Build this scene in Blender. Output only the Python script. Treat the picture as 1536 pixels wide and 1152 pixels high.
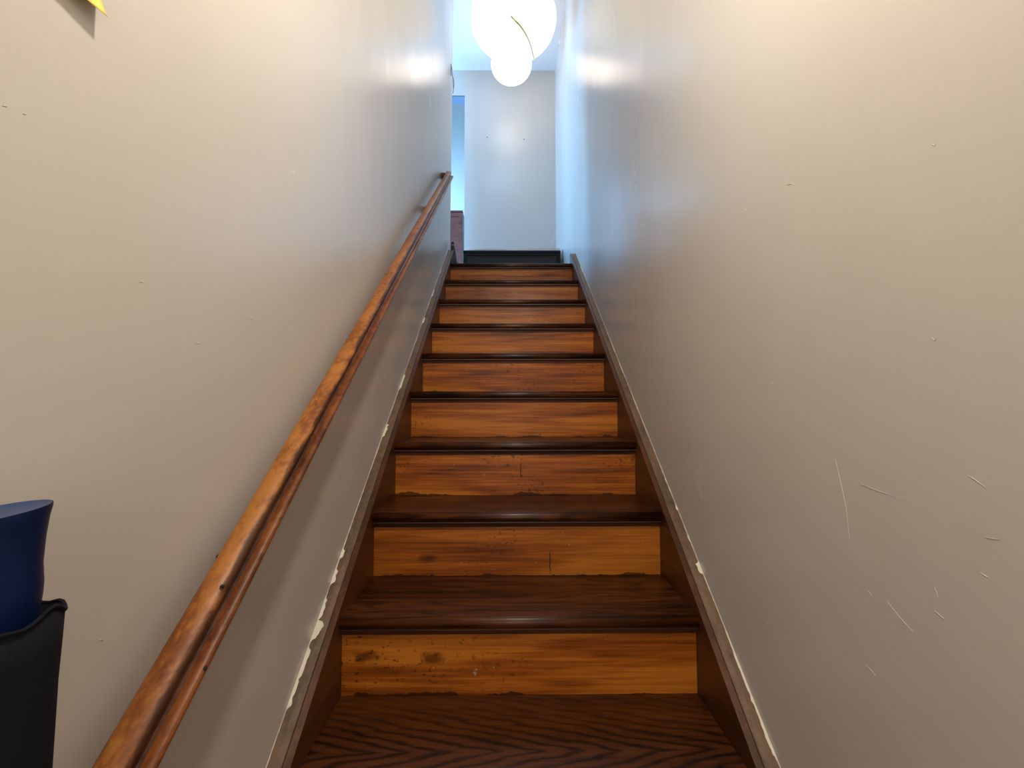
import bpy, bmesh, math, random
from mathutils import Vector, Matrix
from mathutils import noise as mnoise

random.seed(7)
S = bpy.context.scene
for o in list(bpy.data.objects):
    bpy.data.objects.remove(o)
COL = S.collection

# ------------------------------------------------------------------ camera
PITCH, YAW, ROLL, CX, FPX = 0.0522, 0.0094, 0.0020, -0.0284, 700.0
cam = bpy.data.cameras.new('camera')
cam.sensor_width = 36.0
cam.lens = FPX * 36.0 / 1536.0
cam.clip_start = 0.01
camo = bpy.data.objects.new('camera', cam)
COL.objects.link(camo)
fwd = Vector((math.cos(PITCH) * math.sin(YAW), math.cos(PITCH) * math.cos(YAW), math.sin(PITCH)))
rgt = Vector((math.cos(YAW), -math.sin(YAW), 0))
upv = rgt.cross(fwd)
r2 = rgt * math.cos(ROLL) - upv * math.sin(ROLL)
u2 = rgt * math.sin(ROLL) + upv * math.cos(ROLL)
camo.matrix_world = Matrix(((r2.x, u2.x, -fwd.x, CX), (r2.y, u2.y, -fwd.y, 0), (r2.z, u2.z, -fwd.z, 0), (0, 0, 0, 1)))
S.camera = camo

# ------------------------------------------------------------------ world, exposure, lights
S.view_settings.view_transform = 'Standard'
S.view_settings.look = 'None'
S.view_settings.gamma = 1
S.view_settings.use_curve_mapping = False
S.view_settings.exposure = 0.0
S.cycles.use_denoising = True
S.cycles.max_bounces = 10
S.cycles.diffuse_bounces = 7
S.cycles.caustics_reflective = False
w = bpy.data.worlds.new('world'); S.world = w
w.use_nodes = True
w.node_tree.nodes['Background'].inputs[0].default_value = (0.45, 0.65, 1.0, 1)
w.node_tree.nodes['Background'].inputs[1].default_value = 0.6

def area(name, loc, direction, sx, sy, watts, color):
    l = bpy.data.lights.new(name, 'AREA'); l.shape = 'RECTANGLE'; l.size = sx; l.size_y = sy
    l.energy = watts; l.color = color
    o = bpy.data.objects.new(name, l); COL.objects.link(o); o.location = loc
    o.rotation_euler = Vector(direction).to_track_quat('-Z', 'Y').to_euler()
    return o

SKYC = (0.24, 0.56, 1.0)
area('daylight_front_window', (-0.98, 0.66, 2.10), (0.03, 1, -0.03), 0.60, 1.20, 85, SKYC)
area('daylight_side_window', (-1.66, 4.55, 2.30), (1, -0.08, -0.03), 0.28, 1.7, 88, SKYC)
area('daylight_far_window', (-1.92, 5.9, 2.3), (1, 0, -0.1), 1.0, 1.3, 210, SKYC)
hl = bpy.data.lights.new('hall_lamp', 'POINT'); hl.energy = 58; hl.color = (1.0, 0.885, 0.74); hl.shadow_soft_size = 0.05
hlo = bpy.data.objects.new('hall_lamp', hl); COL.objects.link(hlo); hlo.location = (0.05, 0.42, 1.26)
area('rear_fill', (0.0, -1.36, 0.1), (0, 1, 0.05), 0.7, 1.5, 12, (1.0, 0.93, 0.84))  # added fill from behind the camera, lifts the low parts of the walls

# ------------------------------------------------------------------ measures
W2 = 0.43          # half width between the stringers
XW = 0.475         # wall faces
RISE, RUN, Y0, Z0, OV = 0.1903, 0.2619, 3.2343, 1.0229, 0.0227
FLOOR = Z0 - 10 * RISE
LAND = Z0
CEIL = 3.555
YB = 4.737         # far wall of the landing
YE = 3.56          # end of the left stair wall
def ny(i): return Y0 - i * RUN
def nz(i): return Z0 - i * RISE
def nose(y): return Z0 + (y - Y0) * RISE / RUN

# ------------------------------------------------------------------ material helpers
class NT:
    def __init__(s, name):
        s.m = bpy.data.materials.new(name); s.m.use_nodes = True
        s.t = s.m.node_tree; s.b = s.t.nodes['Principled BSDF']
        s.tc = s.n('ShaderNodeTexCoord')
        s.oi = s.n('ShaderNodeObjectInfo')
    def n(s, k, **kw):
        x = s.t.nodes.new(k)
        for a, v in kw.items(): setattr(x, a, v)
        return x
    def l(s, a, b): s.t.links.new(a, b)
    def math(s, op, a, b=None, c=None, clamp=False):
        x = s.n('ShaderNodeMath', operation=op, use_clamp=clamp)
        for k, v in enumerate((a, b, c)):
            if v is None: continue
            if isinstance(v, (int, float)): x.inputs[k].default_value = v
            else: s.l(v, x.inputs[k])
        return x.outputs[0]
    def coords(s, scale, rand=0.0, src='Object'):
        mp = s.n('ShaderNodeMapping'); s.l(s.tc.outputs[src], mp.inputs[0])
        mp.inputs['Scale'].default_value = scale
        if rand:
            cv = s.n('ShaderNodeCombineXYZ')
            q = s.math('MULTIPLY', s.oi.outputs['Random'], rand)
            for k in range(3): s.l(q, cv.inputs[k])
            s.l(cv.outputs[0], mp.inputs['Location'])
        return mp.outputs[0]
    def noise(s, vec, scale=1.0, detail=4, rough=.5, dist=0.0):
        x = s.n('ShaderNodeTexNoise'); s.l(vec, x.inputs['Vector'])
        x.inputs['Scale'].default_value = scale; x.inputs['Detail'].default_value = detail
        x.inputs['Roughness'].default_value = rough; x.inputs['Distortion'].default_value = dist
        return x.outputs[0]
    def ramp(s, fac, stops):
        r = s.n('ShaderNodeValToRGB'); s.l(fac, r.inputs[0])
        e = r.color_ramp.elements
        while len(e) < len(stops): e.new(0.5)
        for k, (p, c) in enumerate(stops):
            e[k].position = p
            e[k].color = (c, c, c, 1) if isinstance(c, (int, float)) else (*c, 1)
        return r.outputs[0]
    def mix(s, fac, a, b, mode='MIX'):
        x = s.n('ShaderNodeMix', data_type='RGBA', blend_type=mode)
        for sock, v in ((x.inputs[0], fac), (x.inputs[6], a), (x.inputs[7], b)):
            if isinstance(v, (int, float)): sock.default_value = v
            elif isinstance(v, tuple): sock.default_value = (*v, 1)
            else: s.l(v, sock)
        return x.outputs[2]
    def bump(s, h, strength, dist=0.01):
        x = s.n('ShaderNodeBump'); s.l(h, x.inputs['Height'])
        x.inputs['Strength'].default_value = strength; x.inputs['Distance'].default_value = dist
        s.l(x.outputs[0], s.b.inputs['Normal']); return x
    def set(s, **kw):
        for k, v in kw.items():
            sock = s.b.inputs[k]
            if isinstance(v, (int, float)): sock.default_value = v
            elif isinstance(v, tuple): sock.default_value = (*v, 1)
            else: s.l(v, sock)
        return s.m

def plain(name, col, rough=0.5, metal=0.0, var=0.12, sc=40):
    t = NT(name)
    n = t.noise(t.coords((sc, sc, sc), 3.0), 1, 3)
    c = t.mix(n, tuple(x * (1 - var) for x in col), tuple(min(1, x * (1 + var)) for x in col))
    return t.set(**{'Base Color': c, 'Roughness': rough, 'Metallic': metal})

def paint(name, col, rough=0.36, streak=0.25, spec=0.5):
    t = NT(name)
    big = t.noise(t.coords((1.3, 1.3, 1.3)), 1, 3)
    c = t.mix(big, tuple(x * .95 for x in col), tuple(x * 1.04 for x in col))
    fine = t.noise(t.coords((90, 90, 90)), 1, 3)
    mid = t.noise(t.coords((14, 14, 1.6)), 1, 3)
    low = t.noise(t.coords((5, 5, 2.4)), 1, 2)
    h = t.math('ADD', t.math('MULTIPLY', fine, .05), t.math('MULTIPLY', low, .65))
    t.bump(h, .55, .008)
    rr = t.math('ADD', t.math('MULTIPLY', low, .06), rough - .03)
    t.set(**{'Base Color': c, 'Roughness': rr})
    t.b.inputs['Specular IOR Level'].default_value = spec
    return t.m

def wood(name, dark, mid, light, ax='X', rough=.32, rings=38, ringscale=(1.1, 8, 8), ringmix=.6, wear=None, spec=.5, coat=0.0,
         knots=0.0, rand=9.0, speck=0.0, chevron=False):
    t = NT(name)
    def sc(a, b, c):   # a is along the grain
        return (a, b, c) if ax == 'X' else (b, a, c)
    n = t.noise(t.coords(sc(*ringscale), rand), 1, 2, .5, .3)
    ring = t.math('ADD', t.math('MULTIPLY', t.math('SINE', t.math('MULTIPLY', n, rings)), .5), .5)
    ring = t.math('POWER', ring, 2.0)
    fib = t.noise(t.coords(sc(5, 150, 150), rand), 1, 4, .6)
    tone = t.noise(t.coords(sc(1.0, 9, 9), rand), 1, 3)
    fib2 = t.noise(t.coords(sc(2.2, 48, 48), rand), 1, 3, .6)
    f = t.math('ADD', t.math('MULTIPLY', ring, ringmix * .55), t.math('MULTIPLY', t.math('SUBTRACT', fib, .5), 1.1))
    f = t.math('ADD', f, t.math('MULTIPLY', t.math('SUBTRACT', fib2, .5), 1.3))
    f = t.math('ADD', f, t.math('MULTIPLY', t.math('SUBTRACT', tone, .5), 1.5))
    f = t.math('ADD', f, .26)
    if chevron:      # flat-sawn heart grain, pointed loops along the middle of the board
        sx = t.n('ShaderNodeSeparateXYZ'); t.l(t.tc.outputs['Object'], sx.inputs[0])
        ly = t.math('ABSOLUTE', t.math('SUBTRACT', sx.outputs[1], .100))
        dn = t.noise(t.coords((6, 22, 22)), 1, 3, .55)
        ph = t.math('ADD', t.math('ADD', sx.outputs[0], t.math('MULTIPLY', ly, 3.6)), t.math('MULTIPLY', dn, .16))
        cv = t.math('POWER', t.math('ADD', t.math('MULTIPLY', t.math('SINE', t.math('MULTIPLY', ph, 72.0)), .5), .5), 3.0)
        fd = t.ramp(ly, [(0.0, 1.0), (.05, .8), (.12, .35), (.3, .2)])
        f = t.math('ADD', t.math('MULTIPLY', f, .55), t.math('MULTIPLY', t.math('MULTIPLY', cv, fd), .75))
    c = t.ramp(f, [(0.05, light), (0.45, mid), (0.95, dark)])
    if knots:
        v = t.n('ShaderNodeTexVoronoi'); t.l(t.coords(sc(3.2, 7, 7), rand, 'Object'), v.inputs['Vector']); v.inputs['Scale'].default_value = 1.0
        kn = t.noise(t.coords(sc(40, 60, 60), rand), 1, 2)
        d = t.math('ADD', v.outputs['Distance'], t.math('MULTIPLY', t.math('SUBTRACT', kn, .5), .16))
        k = t.ramp(d, [(0.0, 1.0), (0.055, .9), (0.12, 0.0)])
        c = t.mix(t.math('MULTIPLY', k, knots), c, tuple(x * .28 for x in dark))
    if speck:
        sp = t.noise(t.coords((70, 70, 110), rand), 1, 2, .6)
        area_ = t.ramp(t.noise(t.coords((4, 4, 5), rand), 1, 1), [(0.5, 0.0), (0.62, 1.0)])
        q = t.math('MULTIPLY', t.ramp(sp, [(0.60, 0.0), (0.66, 1.0)]), area_)
        c = t.mix(t.math('MULTIPLY', q, speck), c, tuple(x * .35 for x in dark))
        q2 = t.ramp(t.noise(t.coords((38, 38, 60), rand + 4), 1, 2), [(0.745, 0.0), (0.775, 1.0)])
        c = t.mix(t.math('MULTIPLY', q2, .45), c, (0.5, 0.40, 0.30))
    if wear:       # old black varnish left along the foot of the board, local z from 0 upward
        sx = t.n('ShaderNodeSeparateXYZ'); t.l(t.tc.outputs['Object'], sx.inputs[0])
        e = t.noise(t.coords((7, 7, 9), rand), 1, 5, .62)
        lim = t.math('MULTIPLY', t.math('SUBTRACT', e, .49), wear)
        m = t.math('LESS_THAN', sx.outputs[2], lim)
        c = t.mix(t.math('MULTIPLY', m, .8), c, tuple(x * .22 for x in dark))
    br = t.math('ADD', t.math('MULTIPLY', t.oi.outputs['Random'], .24), .88)
    cc = t.n('ShaderNodeCombineColor')
    for k in range(3): t.l(br, cc.inputs[k])
    c = t.mix(1.0, c, cc.outputs[0], 'MULTIPLY')
    t.bump(t.math('ADD', fib, t.math('MULTIPLY', tone, 1.5)), .25, .002)
    rn = t.noise(t.coords((12, 12, 12), rand), 1, 3)
    t.set(**{'Base Color': c, 'Roughness': t.math('ADD', t.math('MULTIPLY', rn, .18), rough - .09)})
    t.b.inputs['Specular IOR Level'].default_value = spec
    t.b.inputs['Coat Weight'].default_value = coat
    t.b.inputs['Coat Roughness'].default_value = .25
    return t.m

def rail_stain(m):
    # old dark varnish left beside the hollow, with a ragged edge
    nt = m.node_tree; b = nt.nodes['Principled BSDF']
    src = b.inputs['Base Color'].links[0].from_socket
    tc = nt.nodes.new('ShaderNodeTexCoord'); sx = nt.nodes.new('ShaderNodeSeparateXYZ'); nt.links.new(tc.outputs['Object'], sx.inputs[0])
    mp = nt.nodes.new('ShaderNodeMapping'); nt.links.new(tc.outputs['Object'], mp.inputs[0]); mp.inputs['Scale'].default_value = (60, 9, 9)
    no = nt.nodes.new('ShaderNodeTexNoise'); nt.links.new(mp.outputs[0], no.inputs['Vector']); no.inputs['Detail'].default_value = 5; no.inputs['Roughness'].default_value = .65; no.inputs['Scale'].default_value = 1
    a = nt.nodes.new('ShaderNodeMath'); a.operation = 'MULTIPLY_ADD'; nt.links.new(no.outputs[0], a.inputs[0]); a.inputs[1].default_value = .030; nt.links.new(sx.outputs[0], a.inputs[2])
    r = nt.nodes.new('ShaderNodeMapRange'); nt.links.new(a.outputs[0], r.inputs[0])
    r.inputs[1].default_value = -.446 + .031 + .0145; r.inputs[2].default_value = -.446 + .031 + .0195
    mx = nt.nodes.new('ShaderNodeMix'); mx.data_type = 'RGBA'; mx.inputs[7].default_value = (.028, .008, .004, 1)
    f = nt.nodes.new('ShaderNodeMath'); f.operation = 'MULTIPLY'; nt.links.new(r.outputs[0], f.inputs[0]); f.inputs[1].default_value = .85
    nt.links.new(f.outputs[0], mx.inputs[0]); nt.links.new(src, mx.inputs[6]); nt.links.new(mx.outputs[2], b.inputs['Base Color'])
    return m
def emit(name, col, strength):
    t = NT(name)
    t.b.inputs['Base Color'].default_value = (.9, .9, .88, 1)
    t.b.inputs['Emission Color'].default_value = (*col, 1)
    t.b.inputs['Emission Strength'].default_value = strength
    return t.m

M = {}
M['wall'] = paint('wall_paint', (0.50, 0.470, 0.435), rough=.26, streak=.10)
M['ceil'] = paint('ceiling_paint', (0.60, 0.59, 0.59), rough=.7, streak=.05, spec=.2)
M['riser'] = wood('riser_wood', (0.078, 0.016, 0.0018), (0.265, 0.070, 0.007), (0.43, 0.143, 0.016), rough=.36, rings=26,
                  ringscale=(.9, 9, 9), ringmix=.45, wear=.07, spec=.2, knots=.75, speck=.7)
M['tread'] = wood('tread_wood', (0.007, 0.002, 0.0006), (0.030, 0.0078, 0.0015), (0.075, 0.021, 0.004), rough=.36, rings=66,
                  ringscale=(1.2, 9, 9), ringmix=.75, spec=.33)
M['oak'] = wood('oak_tread_wood', (0.006, 0.002, 0.0006), (0.034, 0.0095, 0.002), (0.075, 0.022, 0.0045), rough=.36, rings=66,
                ringscale=(1.2, 9, 9), ringmix=.4, spec=.33, chevron=True)
M['string'] = wood('stringer_wood', (0.02, 0.006, 0.002), (0.058, 0.018, 0.0045), (0.095, 0.032, 0.008), ax='Y', rough=.4, rings=14, ringmix=.3)
M['cap'] = wood('cap_wood', (0.055, 0.032, 0.018), (0.105, 0.064, 0.038), (0.15, 0.095, 0.058), ax='Y', rough=.5, rings=10, ringmix=.2)
M['cove'] = wood('cove_wood', (0.018, 0.007, 0.004), (0.045, 0.015, 0.007), (0.08, 0.028, 0.012), rough=.4, ringmix=.3)
M['rail'] = wood('rail_wood', (0.08, 0.022, 0.005), (0.19, 0.060, 0.011), (0.32, 0.125, 0.026), ax='Y', rough=.46, rings=9, ringscale=(.8, 10, 10),
                 ringmix=.35, speck=.15, spec=.3)
rail_stain(M['rail'])
M['bead'] = wood('bead_wood', (0.035, 0.008, 0.002), (0.10, 0.026, 0.006), (0.20, 0.062, 0.014), ax='Y', spec=.3, rough=.42, rings=9, ringscale=(.8, 10, 10), ringmix=.35)
M['railgroove'] = wood('rail_groove_wood', (0.015, 0.005, 0.003), (0.045, 0.013, 0.006), (0.10, 0.032, 0.012), ax='Y', rough=.3, rings=9, ringmix=.35)
M['floorw'] = wood('floor_wood', (0.05, 0.02, 0.01), (0.12, 0.05, 0.02), (0.18, 0.08, 0.03))
M['chipwhite'] = plain('old_white_paint', (0.66, 0.62, 0.54), .6)
M['scratch'] = plain('pale_scratch', (0.58, 0.545, 0.50), .6)
M['darkhole'] = plain('dark_hole', (0.012, 0.008, 0.006), .8)
M['brass'] = plain('brass', (0.85, 0.80, 0.42), .35, 1.0)
M['whitemetal'] = plain('white_metal', (0.75, 0.74, 0.70), .4)
M['glow_big'] = emit('lit_opal_glass', (1.0, 0.86, 0.68), 1.5)
M['glow_small'] = emit('lit_bulb_glass', (1.0, 0.76, 0.52), 5.0)
M['black'] = plain('black_laminate', (0.006, 0.007, 0.010), .6)
M['black'].node_tree.nodes['Principled BSDF'].inputs['Specular IOR Level'].default_value = .2
M['blackpanel'] = plain('black_panel', (0.007, 0.008, 0.011), .65)
M['redwood'] = wood('red_wood', (0.12, 0.028, 0.022), (0.20, 0.05, 0.035), (0.27, 0.08, 0.055), rough=.4, ringmix=.25)
M['sheet'] = plain('pale_sheet', (0.55, 0.50, 0.54), .7)
M['leather'] = plain('dark_leather', (0.028, 0.017, 0.014), .7)
M['note'] = plain('yellow_paper', (0.80, 0.56, 0.10), .7, var=.03)
M['blue'] = plain('blue_plastic', (0.0015, 0.009, 0.048), .45, var=.15, sc=20)
M['blue'].node_tree.nodes['Principled BSDF'].inputs['Specular IOR Level'].default_value = .2
M['bluecap'] = plain('blue_end', (0.014, 0.040, 0.13), .42, var=.08)
M['lining'] = plain('dark_lining', (0.022, 0.014, 0.012), .8)
M['wire'] = plain('dark_wire', (0.10, 0.09, 0.10), .45)
M['headshade'] = plain('head_shade_tone', (0.10, 0.125, 0.17), .85, var=.04)  # shade under the doorway head painted as a dark colour on an added board
M['frame'] = plain('window_paint', (0.7, 0.7, 0.68), .4)
M['pane'] = emit('daylit_pane', (0.45, 0.72, 1.0), 1.2)
def fabric():
    t = NT('black_fabric')
    wv = t.noise(t.coords((600, 600, 160)), 1, 2)
    c = t.mix(wv, (0.003, 0.0035, 0.006), (0.009, 0.010, 0.015))
    t.bump(wv, .5, .001)
    t.set(**{'Base Color': c, 'Roughness': .9}); t.b.inputs['Specular IOR Level'].default_value = .15; return t.m
M['fabric'] = fabric()

# ------------------------------------------------------------------ object helpers
def link(o, parent=None):
    COL.objects.link(o)
    if parent is not None: o.parent = parent
    return o
def fromdata(name, verts, faces, mat, parent=None, loc=(0, 0, 0), smooth=False, flip=False):
    me = bpy.data.meshes.new(name); me.from_pydata([tuple(v) for v in verts], [], faces)
    bm = bmesh.new(); bm.from_mesh(me); bmesh.ops.recalc_face_normals(bm, faces=bm.faces)
    bm.to_mesh(me); bm.free()
    me.materials.append(mat)
    if smooth:
        for p in me.polygons: p.use_smooth = True
    o = bpy.data.objects.new(name, me); o.location = loc
    return link(o, parent)
def frombm(name, bm, mat, parent=None, loc=(0, 0, 0), smooth=False):
    bmesh.ops.recalc_face_normals(bm, faces=bm.faces)
    me = bpy.data.meshes.new(name); bm.to_mesh(me); bm.free(); me.materials.append(mat)
    if smooth:
        for p in me.polygons: p.use_smooth = True
    o = bpy.data.objects.new(name, me); o.location = loc
    return link(o, parent)
def addbox(bm, a, b, bev=0.0, seg=2):
    r = bmesh.ops.create_cube(bm, size=1.0)
    vs = r['verts']
    for v in vs:
        v.co = Vector(((a[k] + b[k]) / 2 + v.co[k] * (b[k] - a[k]) for k in range(3)))
    if bev:
        es = list({e for v in vs for e in v.link_edges})
        bmesh.ops.bevel(bm, geom=es, offset=bev, segments=seg, affect='EDGES', profile=.5)
def box(name, a, b, mat, parent=None, bev=0.0, base=None):
    bm = bmesh.new()
    o = base if base is not None else tuple((a[k] + b[k]) / 2 for k in range(3))
    addbox(bm, [a[k] - o[k] for k in range(3)], [b[k] - o[k] for k in range(3)], bev)
    return frombm(name, bm, mat, parent, o)
def extrude_x(name, prof, x0, x1, mat, parent=None, loc=(0, 0, 0), smooth=False):
    """prof: closed (y,z) list swept along x"""
    n = len(prof)
    vs = [(x0, y, z) for y, z in prof] + [(x1, y, z) for y, z in prof]
    fs = [(k, (k + 1) % n, n + (k + 1) % n, n + k) for k in range(n)] + [tuple(range(n)), tuple(range(n, 2 * n))]
    return fromdata(name, vs, fs, mat, parent, loc, smooth)
def sweep(name, prof, pts, mat, parent=None, smooth=False):
    """prof: closed (x,z) list; pts: list of (y,z,dx) stations; offsets are vertical"""
    n = len(prof); vs = []
    for y, z, j in pts:
        for k, (px, pz) in enumerate(prof): vs.append((px + j * .0, y, z + pz))
    fs = []
    for s in range(len(pts) - 1):
        for k in range(n):
            fs.append((s * n + k, s * n + (k + 1) % n, (s + 1) * n + (k + 1) % n, (s + 1) * n + k))
    fs += [tuple(range(n)), tuple(range((len(pts) - 1) * n, len(pts) * n))]
    return fromdata(name, vs, fs, mat, parent, smooth=smooth)
def lathe(name, prof, mat, parent=None, loc=(0, 0, 0), seg=40, smooth=True):
    vs, fs = [], []
    for r, z in prof:
        for k in range(seg):
            a = 2 * math.pi * k / seg; vs.append((r * math.cos(a), r * math.sin(a), z))
    for s in range(len(prof) - 1):
        for k in range(seg):
            fs.append((s * seg + k, s * seg + (k + 1) % seg, (s + 1) * seg + (k + 1) % seg, (s + 1) * seg + k))
    if prof[0][0] > 1e-5: fs.append(tuple(range(seg)))
    if prof[-1][0] > 1e-5: fs.append(tuple(range((len(prof) - 1) * seg, len(prof) * seg)))
    o = fromdata(name, vs, fs, mat, parent, loc, smooth)
    bm = bmesh.new(); bm.from_mesh(o.data); bmesh.ops.remove_doubles(bm, verts=bm.verts, dist=1e-5)
    bmesh.ops.recalc_face_normals(bm, faces=bm.faces); bm.to_mesh(o.data); bm.free()
    return o
def tube(name, pts, r, mat, parent=None, seg=10):
    vs, fs = [], []
    pts = [Vector(p) for p in pts]
    for s, p in enumerate(pts):
        t = (pts[min(s + 1, len(pts) - 1)] - pts[max(s - 1, 0)]).normalized()
        a = t.orthogonal().normalized() if s == 0 else (a - t * a.dot(t)).normalized()
        b = t.cross(a)
        for k in range(seg):
            q = 2 * math.pi * k / seg; vs.append(p + (a * math.cos(q) + b * math.sin(q)) * r)
    for s in range(len(pts) - 1):
        for k in range(seg):
            fs.append((s * seg + k, s * seg + (k + 1) % seg, (s + 1) * seg + (k + 1) % seg, (s + 1) * seg + k))
    fs += [tuple(range(seg)), tuple(range((len(pts) - 1) * seg, len(pts) * seg))]
    return fromdata(name, vs, fs, mat, parent, smooth=True)
def empty(name, loc, label, cat, group=None):
    o = bpy.data.objects.new(name, None); o.location = loc; o.empty_display_size = .05
    COL.objects.link(o); o['label'] = label; o['category'] = cat
    if group: o['group'] = group
    return o
def adopt(o, parent):
    """parent without moving"""
    o.parent = parent; o.location = Vector(o.location) - Vector(parent.location); return o
def struct(o, label=None):
    o['kind'] = 'structure'
    if label: o['label'] = label
    return o

# ------------------------------------------------------------------ room shell
T = .12
# left stair wall
NY, NZ = 10, 8
vs, fs = [], []
ys = [-1.4, 0, .8, 1.6, 2.2, 2.6, 2.9, 3.2, 3.4, YE]
zs = [FLOOR, 0, .6, 1.1, 1.7, 2.2, 2.9, CEIL]
def endy(y, z):      # the old corner is out of plumb: its top stands further back
    return y if y < YE else 3.555 + max(0, z - LAND) * .075
for y in ys:
    for z in zs: vs.append((-XW, endy(y, z), z))
for y in ys:
    for z in zs: vs.append((-XW - T, endy(y, z), z))
n1 = len(ys) * len(zs)
for a in range(len(ys) - 1):
    for b in range(len(zs) - 1):
        q = (a * len(zs) + b, (a + 1) * len(zs) + b, (a + 1) * len(zs) + b + 1, a * len(zs) + b + 1)
        fs.append(q); fs.append(tuple(n1 + k for k in q))
for a in (0, len(ys) - 1):
    for b in range(len(zs) - 1):
        k = a * len(zs) + b; fs.append((k, k + 1, n1 + k + 1, n1 + k))
for b in (0, len(zs) - 1):
    for a in range(len(ys) - 1):
        k = a * len(zs) + b; fs.append((k, k + len(zs), n1 + k + len(zs), n1 + k))
wl = struct(fromdata('wall_left', vs, fs, M['wall']), 'warm grey painted stair wall behind the handrail')
wr = struct(box('wall_right', (XW, -1.4, FLOOR), (XW + T, YB + .13, CEIL), M['wall']), 'bare warm grey painted stair wall on the right')
struct(box('wall_rear', (-XW - T, -1.52, FLOOR), (XW + T, -1.4, CEIL), M['wall']))
# far wall of the landing with a doorway on its left
bm = bmesh.new()
DX = -.474
addbox(bm, (DX, YB, LAND - .2), (XW, YB + .13, CEIL))
addbox(bm, (-1.70, YB, 3.28), (DX, YB + .13, CEIL))
addbox(bm, (-1.70, YB, LAND - .2), (-1.34, YB + .13, 3.28))
struct(box('trim_1', (-1.34, YB + .001, 3.268), (DX - .001, YB + .129, 3.2805), M['headshade']), 'added grey-blue board, coloured as the shade under the doorway head')
wb = struct(frombm('wall_back', bm, M['wall']), 'grey end wall of the landing with a doorway at its left')
struct(box('wall_side', (-1.82, .5, LAND - .2), (-1.70, YB + .13, CEIL), M['wall']))
struct(box('wall_front', (-1.70, .5, LAND - .2), (-XW - T, .62, CEIL), M['wall']))
struct(box('wall_far', (-2.1, 6.5, LAND - .2), (XW + T, 6.62, 4.45), M['wall']))
struct(box('wall_far_side', (-2.1, YB + .13, LAND - .2), (-1.98, 6.5, 4.45), M['wall']))
struct(box('wall_far_right', (XW, YB + .13, LAND - .2), (XW + T, 6.5, 4.45), M['wall']))
struct(box('wall_over_door', (-2.1, YB, CEIL + .1), (XW + T, YB + .13, 4.45), M['wall']))
struct(box('floor', (-XW, -1.4, FLOOR - .1), (XW, ny(9) + .05, FLOOR), M['floorw']))
bm = bmesh.new()
addbox(bm, (-XW, Y0 + .10, LAND - .03), (XW, YB, LAND))
addbox(bm, (-1.70, YE, LAND - .03), (-XW, YB, LAND))
addbox(bm, (-1.70, .62, LAND - .03), (-XW - T, YE, LAND))
addbox(bm, (-1.98, YB, LAND - .03), (XW, 6.5, LAND))
struct(frombm('floor', bm, M['floorw']), 'dark wooden landing floor at the head of the stairs')
struct(box('ceiling', (-2.1, -1.52, CEIL), (XW + T, YB + .13, CEIL + .1), M['ceil']), 'pale painted ceiling over the landing')
struct(box('ceiling', (-2.1, YB, 4.45), (XW + T, 6.62, 4.55), M['ceil']), 'higher ceiling of the room beyond the doorway')

def window(n, c, axis, w_, h_):
    """frame and pane set against a wall; axis = wall normal axis"""
    bm = bmesh.new(); f = .05
    def bx(u0, u1, z0, z1, d=.03):
        if axis == 'y': addbox(bm, (c[0] + u0, c[1] - .005, c[2] + z0), (c[0] + u1, c[1] + d, c[2] + z1), .004)
        else: addbox(bm, (c[0] - .005, c[1] + u0, c[2] + z0), (c[0] + d, c[1] + u1, c[2] + z1), .004)
    bx(-w_ / 2 - f, -w_ / 2, -h_ / 2 - f, h_ / 2 + f); bx(w_ / 2, w_ / 2 + f, -h_ / 2 - f, h_ / 2 + f)
    bx(-w_ / 2, w_ / 2, h_ / 2, h_ / 2 + f); bx(-w_ / 2, w_ / 2, -h_ / 2 - f, -h_ / 2, .05); bx(-w_ / 2, w_ / 2, -.02, .02)
    o = struct(frombm('window_%d' % n, bm, M['frame']))
    if axis == 'y': box('pane', (c[0] - w_ / 2, c[1], c[2] - h_ / 2), (c[0] + w_ / 2, c[1] + .006, c[2] + h_ / 2), M['pane'], o)
    else: box('pane', (c[0], c[1] - w_ / 2, c[2] - h_ / 2), (c[0] + .006, c[1] + w_ / 2, c[2] + h_ / 2), M['pane'], o)
window(1, (-0.98, .62, 2.10), 'y', .60, 1.20)
window(2, (-1.70, 4.55, 2.30), 'x', .26, 1.7)
window(3, (-1.98, 5.9, 2.3), 'x', 1.0, 1.3)

# nail holes on the landing wall
for (x, z) in ((-.238, 2.83), (.148, 2.81)):
    bm = bmesh.new(); bmesh.ops.create_uvsphere(bm, u_segments=8, v_segments=5, radius=.006)
    adoptee = frombm('nail_hole', bm, M['darkhole'], None, (x, YB - .0005, z)); adoptee.parent = wb
    adoptee.scale = (1, .4, 1)

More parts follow.
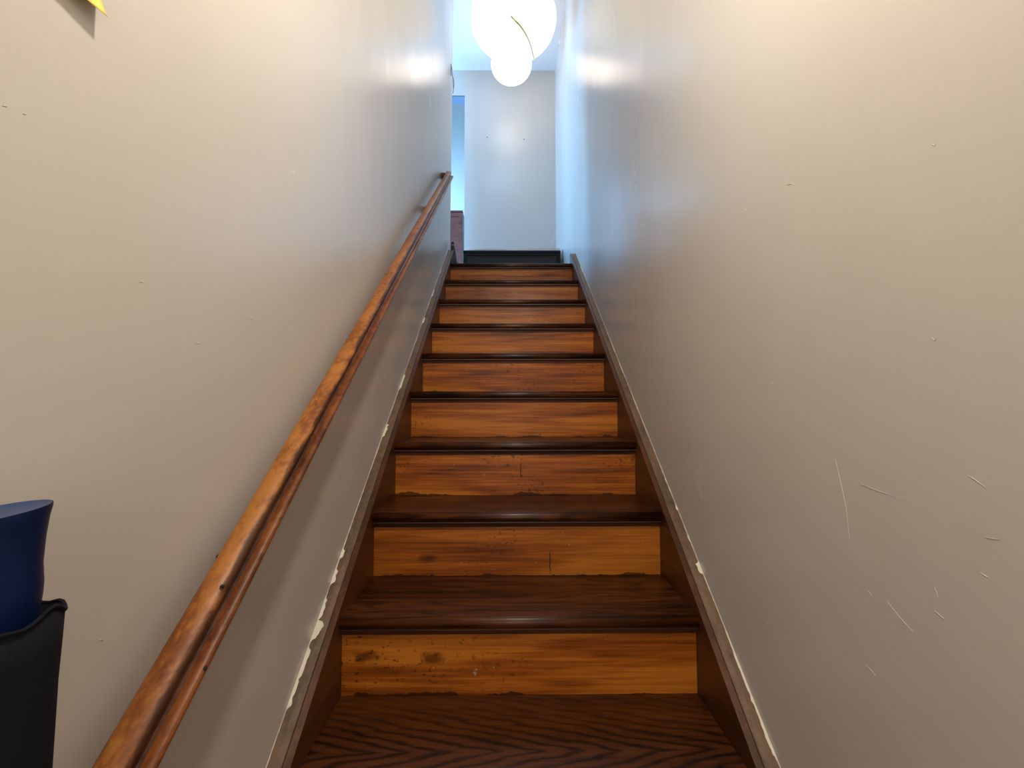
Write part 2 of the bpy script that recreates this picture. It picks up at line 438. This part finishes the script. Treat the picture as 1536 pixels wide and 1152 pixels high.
# ------------------------------------------------------------------ staircase
st = empty('staircase', (0, ny(9), FLOOR), 'steep straight flight of varnished brown wooden stairs between two walls', 'staircase')
def A(o): return adopt(o, st)
TH = .029
def tread_prof(back):
    r = TH / 2; p = []
    for k in range(9):
        a = math.pi / 2 + math.pi * k / 8
        p.append((r * .9 + r * .9 * math.cos(a), -r + r * math.sin(a)))
    p += [(back, -TH), (back, 0)]
    return p
for i in range(10):
    back = RUN + OV + .018 if i else .10
    o = extrude_x('tread', tread_prof(back), -W2, W2, M['oak' if i == 9 else 'tread'], None, (0, ny(i), nz(i)))
    for p in o.data.polygons:
        p.use_smooth = abs(p.normal.y) > .02 and len(p.vertices) == 4 and p.center.y < TH * .9
    A(o)
    # riser below this tread
    yf = ny(i) + OV
    zb = nz(i + 1); zt = nz(i) - TH
    bm = bmesh.new(); addbox(bm, (-W2, 0, 0), (W2, .018, zt - zb), .0008, 1)
    o = A(frombm('riser', bm, M['riser'], None, (0, yf, zb)))
    # cove moulding under the nosing
    c = [(0, 0)]
    for k in range(6):
        a = math.pi / 2 * k / 5
        c.append((-.0125 + .0125 * math.sin(a) * .75, -.002 - .017 * (1 - math.cos(a))))
    c = [(.001, 0), (-.0125, 0), (-.0125, -.003), (-.0085, -.006), (-.005, -.0105), (-.003, -.0165), (0.001, -.018)]
    A(extrude_x('cove_moulding', c, -W2, W2, M['cove'], None, (0, yf, zt)))
    for k, (ii, x, z0, z1) in enumerate(((6, .018, .06, .115), (7, .098, .005, .075))):
        if ii == i:
            pts = []
            nseg = 6
            for s in range(nseg + 1):
                zz = z0 + (z1 - z0) * s / nseg; j = .0012 * math.sin(s * 2.3)
                wd = .0016 * math.sin(math.pi * (s + .6) / (nseg + 1.2))
                pts += [(x + j - wd, -.0006, zz), (x + j + wd, -.0006, zz)]
            f = [(2 * s, 2 * s + 1, 2 * s + 3, 2 * s + 2) for s in range(nseg)]
            cr = fromdata('crack', pts, f, M['darkhole'], o)
            sol = cr.modifiers.new('thick', 'SOLIDIFY'); sol.thickness = .0012; sol.offset = 0
# stringers
CLR = .012
for sd, yend in ((-1, 3.44), (1, 3.37)):
    def X(v): return sd * v
    y0 = .70
    prof = [(y0, FLOOR), (y0, nose(y0) + CLR), (yend, nose(yend) + CLR), (yend, LAND - .32), (1.55, FLOOR)]
    prof = [(y0, FLOOR), (y0, nose(y0) + CLR)]
    prof = [(ny(10) + .0, FLOOR), (ny(10), nose(ny(10)) + CLR + .03), (yend - .0, nose(yend) + CLR - .0)]
    prof[1] = (prof[1][0], nose(prof[1][0]) + CLR)
    prof += [(yend, nose(yend) - .40), (1.30, FLOOR)]
    s_ = extrude_x('stringer', prof, X(W2), X(W2 + .0145), M['string'])
    s_.data.update()
    # local origin at its foot so the grain follows the board
    A(s_)
    cp = [(.0170, -.030), (.0170, -.0015), (.0185, 0), (.0300, .0015), (.0435, .0015), (.0449, .0005), (.0449, -.030)]
    capy = [(ny(10) + .0, nose(ny(10)) + CLR, 0), (yend, nose(yend) + CLR, 0)]
    cap = sweep('cap_moulding', [(X(W2 + a), b) for a, b in cp], capy, M['cap'])
    cap.parent = s_
    bd = [(.0143, -.012), (.0143, -.006), (.0172, -.006), (.0172, -.012)]
    gr = sweep('groove', [(X(W2 + a), b) for a, b in bd], capy, M['darkhole']); gr.parent = s_
    # ragged line of old white paint against the wall
    if sd < 0: chips = [(1.96, .05, .016), (1.70, .03, .018), (1.22, .018, .018), (1.275, .012, .016), (1.15, .022, .014), (1.105, .020, .028), (1.115, .012, .034), (1.05, .03, .016), (1.0, .025, .013), (2.75, .05, .012), (2.45, .03, .016), (3.05, .03, .010)]
    else: chips = [(1.235, .014, .022), (1.40, .008, .010), (1.02, .05, .009), (.95, .05, .010), (2.2, .03, .006), (1.31, .008, .006), (3.1, .05, .010)]
    n = 900; vv = []
    for k in range(n + 1):
        y = .66 + (yend - .66) * k / n
        wdt = .0012 + .0016 * max(0, mnoise.noise(Vector((y * 9, sd * 5, 0))) + .2) + .0012 * mnoise.noise(Vector((y * 60, sd, 1)))
        for (cy, hw, cw) in chips:
            q = abs(y - cy) / hw + .35 * mnoise.noise(Vector((y * 140, cy, 2)))
            if q < 1: wdt = max(wdt, cw * .62 * (.75 + .4 * mnoise.noise(Vector((y * 90, cy * 7, 5)))) * min(1, (1 - q) * 4))
        wdt = max(.0010, wdt)
        z = nose(y) + CLR
        top = .0022 if wdt < .016 else .0022
        vv += [(X(XW - .0003), y, z + .0042), (X(XW - .0003), y, z - .002), (X(XW - wdt), y, z - .002), (X(XW - wdt), y, z + top)]
    ff = []
    for k in range(n):
        for e in range(4): ff.append((4 * k + e, 4 * k + (e + 1) % 4, 4 * k + 4 + (e + 1) % 4, 4 * k + 4 + e))
    pe = fromdata('paint_edge', vv, ff, M['chipwhite']); pe.parent = s_
    pe['label'] = 'ragged line of old white paint'
# ------------------------------------------------------------------ handrail
RS = .7525
def rz(y): return -.357 + RS * (y - .486)
hr = empty('handrail', (-.42, .44, rz(.44)), 'worn reddish brown wooden handrail fixed to the left stair wall', 'handrail')
XL, XR = -.446, -.395
ya, yb = .44, 3.11
# section (x,z) relative to the top left line
body = [(XL + .001, -.046), (XL, -.030), (XL + .0003, -.008), (XL + .0015, -.0035), (XL + .0045, -.0005), (XL + .009, .0014), (XL + .015, .0024), (XL + .021, .0020), (XL + .0265, .0004),
        (XL + .0315, -.0025), (XL + .0350, -.0060), (XL + .0370, -.0100), (XL + .0365, -.0135), (XL + .0335, -.0165), (XL + .031, -.0180), (XL + .030, -.0300), (XL + .030, -.046)]
def stations(n=60):
    return [(ya + (yb - ya) * k / n, rz(ya + (yb - ya) * k / n) + .0006 * mnoise.noise(Vector((k * .35, 0, 0))), 0) for k in range(n + 1)]
def R(o): return adopt(o, hr)
b_ = R(sweep('rail_body', body, stations(), M['rail'], smooth=True))
b_.modifiers.new('e', 'EDGE_SPLIT').split_angle = math.radians(50)
groove = [(XL + .0298, -.0165), (XL + .0335, -.0167), (XL + .0328, -.0205), (XL + .0330, -.0270), (XL + .0365, -.0322), (XL + .0298, -.0330)]
g_ = R(sweep('side_groove', groove, stations(), M['railgroove'])); g_['label'] = 'dark varnished hollow along the rail'
bead = [(XL + .0328, -.0315), (XL + .041, -.0300), (XL + .0465, -.0310), (XL + .0500, -.0345), (XL + .0505, -.0390), (XL + .048, -.0435), (XL + .043, -.0460), (XL + .0328, -.0462)]
bd_ = R(sweep('bead', bead, stations(), M['bead'], smooth=True)); bd_.modifiers.new('e', 'EDGE_SPLIT').split_angle = math.radians(55)
for yy in (.75, 1.7, 2.5, 3.085):
    bm = bmesh.new(); h = rz(yy)
    if yy > 3: addbox(bm, (-XW + .0005, yy - .022, h - .040), (XL + .001, yy + .022, h - .014), .002, 1)
    else:
        addbox(bm, (-XW + .0005, yy - .022, h - .086), (XL + .014, yy + .022, h - .064), .002, 1)
        addbox(bm, (XL + .002, yy - .018, h - .086), (XL + .014, yy + .018, h - .030), .001, 1)
    k_ = R(frombm('mounting_block', bm, M['string']))
for (x, y, dz, nrm) in ((XL + .0335, .645, -.0005, 0), (XL + .0495, .588, -.0345, 1)):
    bm = bmesh.new(); bmesh.ops.create_uvsphere(bm, u_segments=10, v_segments=6, radius=.0032)
    h_ = frombm('screw_hole', bm, M['darkhole'], None, (x, y, rz(y) + dz)); h_.scale = (1, 1, .6) if not nrm else (.6, 1, 1)
    R(h_)

# ------------------------------------------------------------------ landing lamp
def globe_lamp(name, c, rx, rz_, mat, label):
    lp = empty(name, (c[0], c[1], CEIL), label, 'lamp', None)
    dz = c[2] - CEIL
    prof = [(0.0, dz + rz_ * .985)]
    for k in range(1, 29):
        a = math.pi / 2 * .94 - math.pi * .97 * k / 28
        prof.append((max(rx * math.cos(a), 0) if k < 28 else 0.0, dz + rz_ * (math.sin(a) if k < 28 else -1)))
    lathe('glass_globe', prof, mat, lp, (0, 0, 0), 56)
    t = dz + rz_
    lathe('collar', [(0, t + .022), (.030, t + .020), (.040, t + .004), (.055, t - .006), (0, t - .010)], M['brass'], lp, (0, 0, 0), 28)
    lathe('stem', [(0, -.001), (.007, -.001), (.007, t + .018), (0, t + .018)], M['brass'], lp, (0, 0, 0), 12)
    lathe('canopy', [(0, -.0005), (.060, -.0005), (.058, -.014), (.030, -.026), (0, -.027)], M['brass'], lp, (0, 0, 0), 28)
    return lp
big = globe_lamp('pendant_lamp', (.022, 3.45, 2.995), .328, .262, M['glow_big'], 'large glowing opal globe lamp over the head of the stairs, enlarged to take in its glare')  # glare put into the shape: both globes are sized to the lamp bloom
globe_lamp('pendant_lamp', (.011, 4.15, 3.17), .186, .158, M['glow_small'], 'small glowing globe lamp hanging over the landing, below the large globe, enlarged to take in its glare')
ctl = [(.000, 3.215, 2.818), (.026, 3.223, 2.796), (.065, 3.250, 2.778), (.101, 3.292, 2.762), (.134, 3.352, 2.750), (.159, 3.43, 2.748), (.184, 3.56, 2.775), (.20, 3.64, 2.83)]
arm = []
for k in range(len(ctl) - 1):
    p0, p1, p2, p3 = (Vector(ctl[max(0, min(len(ctl) - 1, k + d))]) for d in (-1, 0, 1, 2))
    for q in range(4):
        t = q / 4
        arm.append(.5 * ((2 * p1) + (p2 - p0) * t + (2 * p0 - 5 * p1 + 4 * p2 - p3) * t * t + (3 * p1 - p0 - 3 * p2 + p3) * t ** 3) - Vector((.022, 3.45, CEIL)))
tube('curved_strap', arm, .0065, M['brass'], big)

# ------------------------------------------------------------------ black chest and sheet on the landing
ch = empty('storage_chest', (.01, 4.42, LAND), 'low black storage chest across the end of the landing under a pale sheet', 'chest')
cx0, cx1, cy0, cy1, cz0, cz1 = -.428, .452, 4.15, 4.70, LAND, 1.425
def CH(o): return adopt(o, ch)
bm = bmesh.new()
addbox(bm, (cx0 + .008, cy0 + .028, cz0 + .03), (cx1 - .008, cy1, cz1 - .02), .002)
CH(frombm('body', bm, M['black']))
CH(box('lid', (cx0 - .002, cy0 - .004, cz1 - .022), (cx1 + .002, cy1 + .004, cz1), M['black'], None, .003))
for (a, b) in (((cx0, cy0, cz0 + .03), (cx0 + .032, cy0 + .03, cz1 - .022)), ((cx1 - .032, cy0, cz0 + .03), (cx1, cy0 + .03, cz1 - .022))):
    CH(box('stile', a, b, M['black'], None, .002))
for (z0_, z1_) in ((cz0 + .03, cz0 + .07), (cz1 - .046, cz1 - .022)):
    CH(box('front_rail', (cx0 + .032, cy0, z0_), (cx1 - .032, cy0 + .03, z1_), M['black'], None, .002))
CH(box('front_panel', (cx0 + .030, cy0 + .012, cz0 + .068), (cx1 - .030, cy0 + .03, cz1 - .044), M['blackpanel'], None, .001))
for x in (cx0 + .05, cx1 - .05):
    for y in (cy0 + .06, cy1 - .06): CH(box('foot', (x - .02, y - .02, cz0), (x + .02, y + .02, cz0 + .032), M['black'], None, .002))

def sheet():
    root = empty('folded_sheet', (.02, 4.30, cz1), 'pale mauve-grey sheet lying creased in two halves on the black chest', 'sheet')
    def leaf(x0, x1, hfun, name):
        nx, ny_ = 40, 14; vs = []; fs = []
        for a in range(nx + 1):
            for b in range(ny_ + 1):
                u = a / nx; v = b / ny_
                x = x0 + (x1 - x0) * u; y = 4.165 + .40 * v
                z = .003 + hfun(u) * min(1, .55 + v * 1.6) + .004 * mnoise.noise(Vector((x * 9, y * 7, 1)))
                vs.append((x, y, cz1 + max(z, .002)))
        for a in range(nx):
            for b in range(ny_): fs.append((a * (ny_ + 1) + b, (a + 1) * (ny_ + 1) + b, (a + 1) * (ny_ + 1) + b + 1, a * (ny_ + 1) + b + 1))
        # skirt down to the chest all around
        nb = len(vs)
        ring = [a * (ny_ + 1) for a in range(nx + 1)] + [nx * (ny_ + 1) + b for b in range(1, ny_ + 1)] + [a * (ny_ + 1) + ny_ for a in range(nx - 1, -1, -1)] + [b for b in range(ny_ - 1, 0, -1)]
        for q in ring: vs.append((vs[q][0], vs[q][1], cz1 + .0005))
        for q in range(len(ring)):
            q2 = (q + 1) % len(ring); fs.append((ring[q], ring[q2], nb + q2, nb + q))
        fs.append(tuple(nb + q for q in range(len(ring))))
        o = fromdata(name, vs, fs, M['sheet'], None, smooth=False)
        adopt(o, root)
    leaf(-.395, .035, lambda u: .012 + .022 * math.sin(math.pi * min(1, u * 1.0) ** 1.2) - .010 * u ** 6, 'half')
    leaf(.040, .448, lambda u: .006 + .040 * min(1, u * 1.5) ** .7 - .006 * u, 'half')
sheet()

# ------------------------------------------------------------------ slumped dark bag at the corner
bg = empty('leather_bag', (-.45, 3.50, LAND), 'small slumped dark brown bag leaning on the end of the left stair wall', 'bag')
rings = []
nseg = 16; H = .235
vs, fs = [], []
lev = [(0, .9), (.04, 1.0), (.15, .98), (.35, .85), (.6, .66), (.8, .5), (.93, .42), (1.0, .28)]
for (h, r) in lev:
    for k in range(nseg):
        a = 2 * math.pi * k / nseg
        rr = r * (1 + .08 * mnoise.noise(Vector((math.cos(a) * 2, math.sin(a) * 2, h * 5))))
        vs.append((.0355 * rr * math.cos(a) - .014 * h * (1 if math.cos(a) > -.2 else .6), .038 * rr * math.sin(a), .001 + h * H))
for s in range(len(lev) - 1):
    for k in range(nseg): fs.append((s * nseg + k, s * nseg + (k + 1) % nseg, (s + 1) * nseg + (k + 1) % nseg, (s + 1) * nseg + k))
fs += [tuple(range(nseg)), tuple(range((len(lev) - 1) * nseg, len(lev) * nseg))]
bg.location = (-.4345, 3.502, LAND)
fromdata('pouch', vs, fs, M['leather'], bg, smooth=True)
hp = [(-.012 + .009 * math.cos(a), -.004, H - .004 + .012 * math.sin(a)) for a in [math.pi * k / 8 for k in range(9)]]
tube('handle', hp, .0035, M['leather'], bg, 8)
lathe('buckle', [(.0, .003), (.005, .003), (.006, 0), (.0, -.001)], M['whitemetal'], bg, (-.008, -.020, H - .022), 12)

# ------------------------------------------------------------------ red wooden cupboard in the room beyond
cb = empty('wooden_cupboard', (-.95, 5.75, LAND), 'reddish brown panelled cupboard seen through the doorway beyond the landing', 'cupboard')
kx0, kx1, ky0, ky1, kz1 = -1.30, -.576, 5.6, 6.0, 2.42
def CB(o): return adopt(o, cb)
CB(box('carcass', (kx0, ky0 + .02, LAND), (kx1, ky1, kz1 - .02), M['redwood'], None, .003))
CB(box('top_board', (kx0 - .004, ky0 - .008, kz1 - .022), (kx1 + .003, ky1, kz1), M['redwood'], None, .004))
xm = (kx0 + kx1) / 2
for (a, b) in ((kx0, xm), (xm, kx1)):
    d = CB(box('door', (a + .003, ky0 + .008, LAND + .06), (b - .003, ky0 + .02, kz1 - .025), M['redwood']))
    for (p, q) in (((a + .004, LAND + .06), (a + .045, kz1 - .026)), ((b - .045, LAND + .06), (b - .004, kz1 - .026)), ((a + .045, LAND + .06), (b - .045, LAND + .13)), ((a + .045, kz1 - .075), (b - .045, kz1 - .026))):
        f_ = box('frame_strip', (p[0], ky0 - .004, p[1]), (q[0], ky0 + .009, q[1]), M['redwood'], None, .002)
        CB(f_); f_.location = Vector(f_.location) - Vector(d.location); f_.parent = d
    kx = xm - .025 if a == kx0 else xm + .025
    kb = lathe('knob', [(.0, .024), (.010, .022), (.013, .014), (.006, .006), (.006, 0), (0, 0)], M['brass'], d, (0, 0, 0), 14)
    kb.rotation_euler = (math.pi / 2, 0, 0); kb.location = Vector((kx, ky0 - .004, 1.75)) - Vector(d.location) - Vector(cb.location)

# ------------------------------------------------------------------ bent wire bracket on the left wall end
wbk = empty('wire_bracket', (-.452, 3.50, 2.58), 'small dark bent wire bracket high on the far end of the left wall', 'bracket')
def WP(pts): return [Vector((x + .452, y - 3.50, z - 2.58)) for x, y, z in pts]
tube('wire', WP([(-.458, 3.475, 2.635), (-.448, 3.46, 2.56), (-.446, 3.47, 2.535), (-.450, 3.54, 2.50), (-.455, 3.55, 2.475)]), .0022, M['wire'], wbk, 8)
tube('prong', WP([(-.446, 3.478, 2.55), (-.440, 3.49, 2.53), (-.444, 3.52, 2.50)]), .002, M['wire'], wbk, 8)
wp = box('wall_plate', (-.464, 3.462, 2.57), (-.459, 3.488, 2.65), M['wire'], None, .001); adopt(wp, wbk)

# ------------------------------------------------------------------ curled yellow note on the left wall
def note():
    # right edge upright, bottom edge curling off the wall, most at the right corner
    # square sheet; u along the stuck top edge, v down the sheet, corner (1,1) curls off the wall
    c = Vector((.487, .4235)); n = 14
    e1 = Vector((.004, .075)); e2 = Vector((-.074, -.004))
    vs, fs = [], []
    for a in range(n + 1):
        for b in range(n + 1):
            u, v = a / n, b / n
            p = c + e1 * (1 - v) + e2 * (1 - u)
            lift = .0008 + .014 * v ** 3 * (.45 + .55 * u)
            vs.append((-XW + lift, p.x, p.y))
    for a in range(n):
        for b in range(n): fs.append((a * (n + 1) + b, (a + 1) * (n + 1) + b, (a + 1) * (n + 1) + b + 1, a * (n + 1) + b + 1))
    o = fromdata('paper_note', vs, fs, M['note'], smooth=True)
    so = o.modifiers.new('thick', 'SOLIDIFY'); so.thickness = .0004
    o['label'] = 'yellow paper note on the left wall with its lower corner curling away'; o['category'] = 'note'
note()

# ------------------------------------------------------------------ blue tube in a black fabric bag
tx, ty = -.4375, .376
bt = empty('blue_tube', (tx, ty, FLOOR + .004), 'dark blue plastic tube with a flared slanting top sticking out of a black bag', 'tube')
Ht = -.082 - FLOOR - .004
seg = 40; vs, fs = [], []
lev = [(0, .028), (.3, .029), (Ht - .13, .0300), (Ht - .095, .0308), (Ht - .070, .0332), (Ht - .060, .0336), (Ht - .045, .0325), (Ht - .025, .0335), (Ht - .010, .0352), (Ht - .002, .0368), (Ht, .0366)]
for (h, r) in lev:
    tilt = max(0, (h - Ht + .06) / .06)
    for k in range(seg):
        a = 2 * math.pi * k / seg
        x, y = r * math.cos(a), r * math.sin(a)
        vs.append((x, y, h + tilt * (.088 * x + .095 * y)))
for s in range(len(lev) - 1):
    for k in range(seg): fs.append((s * seg + k, s * seg + (k + 1) % seg, (s + 1) * seg + (k + 1) % seg, (s + 1) * seg + k))
fs.append(tuple(range(seg)))
fromdata('tube_wall', vs, fs, M['blue'], bt, smooth=True)
vs = [(.0362 * math.cos(2 * math.pi * k / seg), .0362 * math.sin(2 * math.pi * k / seg), Ht + .088 * .0362 * math.cos(2 * math.pi * k / seg) + .095 * .0362 * math.sin(2 * math.pi * k / seg)) for k in range(seg)]
vs += [(v[0] * .9, v[1] * .9, v[2] - .002) for v in vs] + [(0, 0, Ht - .0025)]
fs = [(k, (k + 1) % seg, seg + (k + 1) % seg, seg + k) for k in range(seg)] + [(seg + k, seg + (k + 1) % seg, 2 * seg) for k in range(seg)]
e_ = fromdata('end_cap', vs, fs, M['bluecap'], bt, smooth=True); e_['label'] = 'paler blue slanting end cap'

fb = empty('fabric_bag', (-.4325, .3725, FLOOR), 'tall black fabric bag standing against the left wall at the bottom', 'bag')
seg = 48; vs, fs = [], []
Hb = -.163 - FLOOR
lev = [0, .02, .08, .16, .24, .32, .38, .43, .47, .51, .54, .57, .60, .63, .66, .69, Hb]
def bagpt(a, h, inner=0):
    u = h / Hb
    r = .0402 + .0042 * u ** 3 - (.004 if h < .01 else 0)
    r += .0016 * mnoise.noise(Vector((math.cos(a) * 1.5, math.sin(a) * 1.5, h * 14)))
    if u > .93: r += .0012
    x = r * math.cos(a); y = r * math.sin(a) * 1.0
    x = max(x, -.0415)
    top = (.004 * math.sin(a * 3 + 1.2) + .003 * math.sin(a * 7)) if u > .99 else 0
    top += -.030 * max(0, -math.cos(a - .9)) * (1 if u > .9 else 0) * (u - .9) * 10
    k = 1 - inner
    return (x * k, y * k, h + top)
for h in lev:
    for k in range(seg): vs.append(bagpt(2 * math.pi * k / seg, h))
for s in range(len(lev) - 1):
    for k in range(seg): fs.append((s * seg + k, s * seg + (k + 1) % seg, (s + 1) * seg + (k + 1) % seg, (s + 1) * seg + k))
fs.append(tuple(range(seg)))
fo = fromdata('sleeve', vs, fs, M['fabric'], fb, smooth=True)
so = fo.modifiers.new('thick', 'SOLIDIFY'); so.thickness = .0014; so.offset = -1
hem = [Vector(bagpt(2 * math.pi * k / seg, Hb)) for k in range(seg + 1)]
h_ = tube('hem', hem, .0016, M['fabric'], fb, 8)

# ------------------------------------------------------------------ scratches and nicks on the stair walls

def wallpt(px, py, xw):
    u, v = px - 768, py - 576
    U = u * math.cos(ROLL) + v * math.sin(ROLL); V = -u * math.sin(ROLL) + v * math.cos(ROLL)
    x = U / FPX; up = -V / FPX
    y = math.cos(PITCH) - up * math.sin(PITCH); z = math.sin(PITCH) + up * math.cos(PITCH)
    X_ = x * math.cos(YAW) + y * math.sin(YAW); Y_ = -x * math.sin(YAW) + y * math.cos(YAW)
    t = (xw - CX) / X_
    return Vector((xw, Y_ * t, z * t))
def scratch(pts, xw, wd, parent, mat=None):
    P = [wallpt(px, py, xw) for px, py in pts]
    s = -1 if xw > 0 else 1
    vs = []
    for k, p in enumerate(P):
        d = (P[min(k + 1, len(P) - 1)] - P[max(k - 1, 0)]).normalized()
        nrm = Vector((0, -d.z, d.y))
        w_ = wd * (.25 if k in (0, len(P) - 1) else 1)
        vs += [p + nrm * w_ + Vector((s * .0002, 0, 0)), p - nrm * w_ + Vector((s * .0002, 0, 0)), p + Vector((s * .0006, 0, 0))]
    fs = []
    for k in range(len(P) - 1):
        fs += [(3 * k, 3 * k + 2, 3 * k + 5, 3 * k + 3), (3 * k + 2, 3 * k + 1, 3 * k + 4, 3 * k + 5)]
    o = fromdata('scratch', vs, fs, mat or M['scratch'])
    if parent is wr: adopt(o, parent)
    else: o.parent = parent
for pts, wd in (([(1253, 690), (1268, 760), (1274, 812)], .0006), ([(1290, 728), (1310, 736), (1335, 745)], .0005), ([(1401, 919), (1408, 925), (1415, 931)], .0011),
                ([(1470, 862), (1476, 866), (1482, 869)], .0008), ([(1401, 884), (1404, 891), (1406, 898)], .0006), ([(1301, 888), (1304, 892), (1307, 895)], .0009),
                ([(1118, 314), (1120, 317), (1122, 316)], .0016), ([(1398, 509), (1402, 513), (1404, 511)], .0009), ([(1400, 219), (1404, 221), (1405, 219)], .0009),
                ([(1330, 905), (1350, 930), (1368, 950)], .0005), ([(1452, 716), (1462, 722), (1478, 734)], .0004), ([(1298, 1000), (1306, 1008), (1312, 1016)], .0004),
                ([(1182, 279), (1188, 277), (1194, 279)], .0008), ([(1158, 575), (1160, 578), (1162, 576)], .0008), ([(1476, 808), (1490, 811), (1500, 812)], .0004),
                ([(1147, 933), (1149, 936), (1151, 938)], .0007), ([(1101, 661), (1103, 664), (1104, 661)], .0008)):
    scratch(pts, XW, wd, wr)
for pts, wd in (([(146, 958), (150, 957), (153, 959)], .0007), ([(293, 512), (296, 513), (299, 512)], .0010), ([(5, 155), (9, 156), (12, 157)], .0006),
                ([(398, 613), (401, 614), (404, 614)], .0007), ([(372, 476), (376, 477), (380, 478)], .0006), ([(35, 167), (38, 168), (41, 168)], .0004),
                ([(437, 256), (441, 258), (444, 256)], .0014), ([(210, 420), (213, 421), (216, 420)], .0005)):
    scratch(pts, -XW, wd, wl)
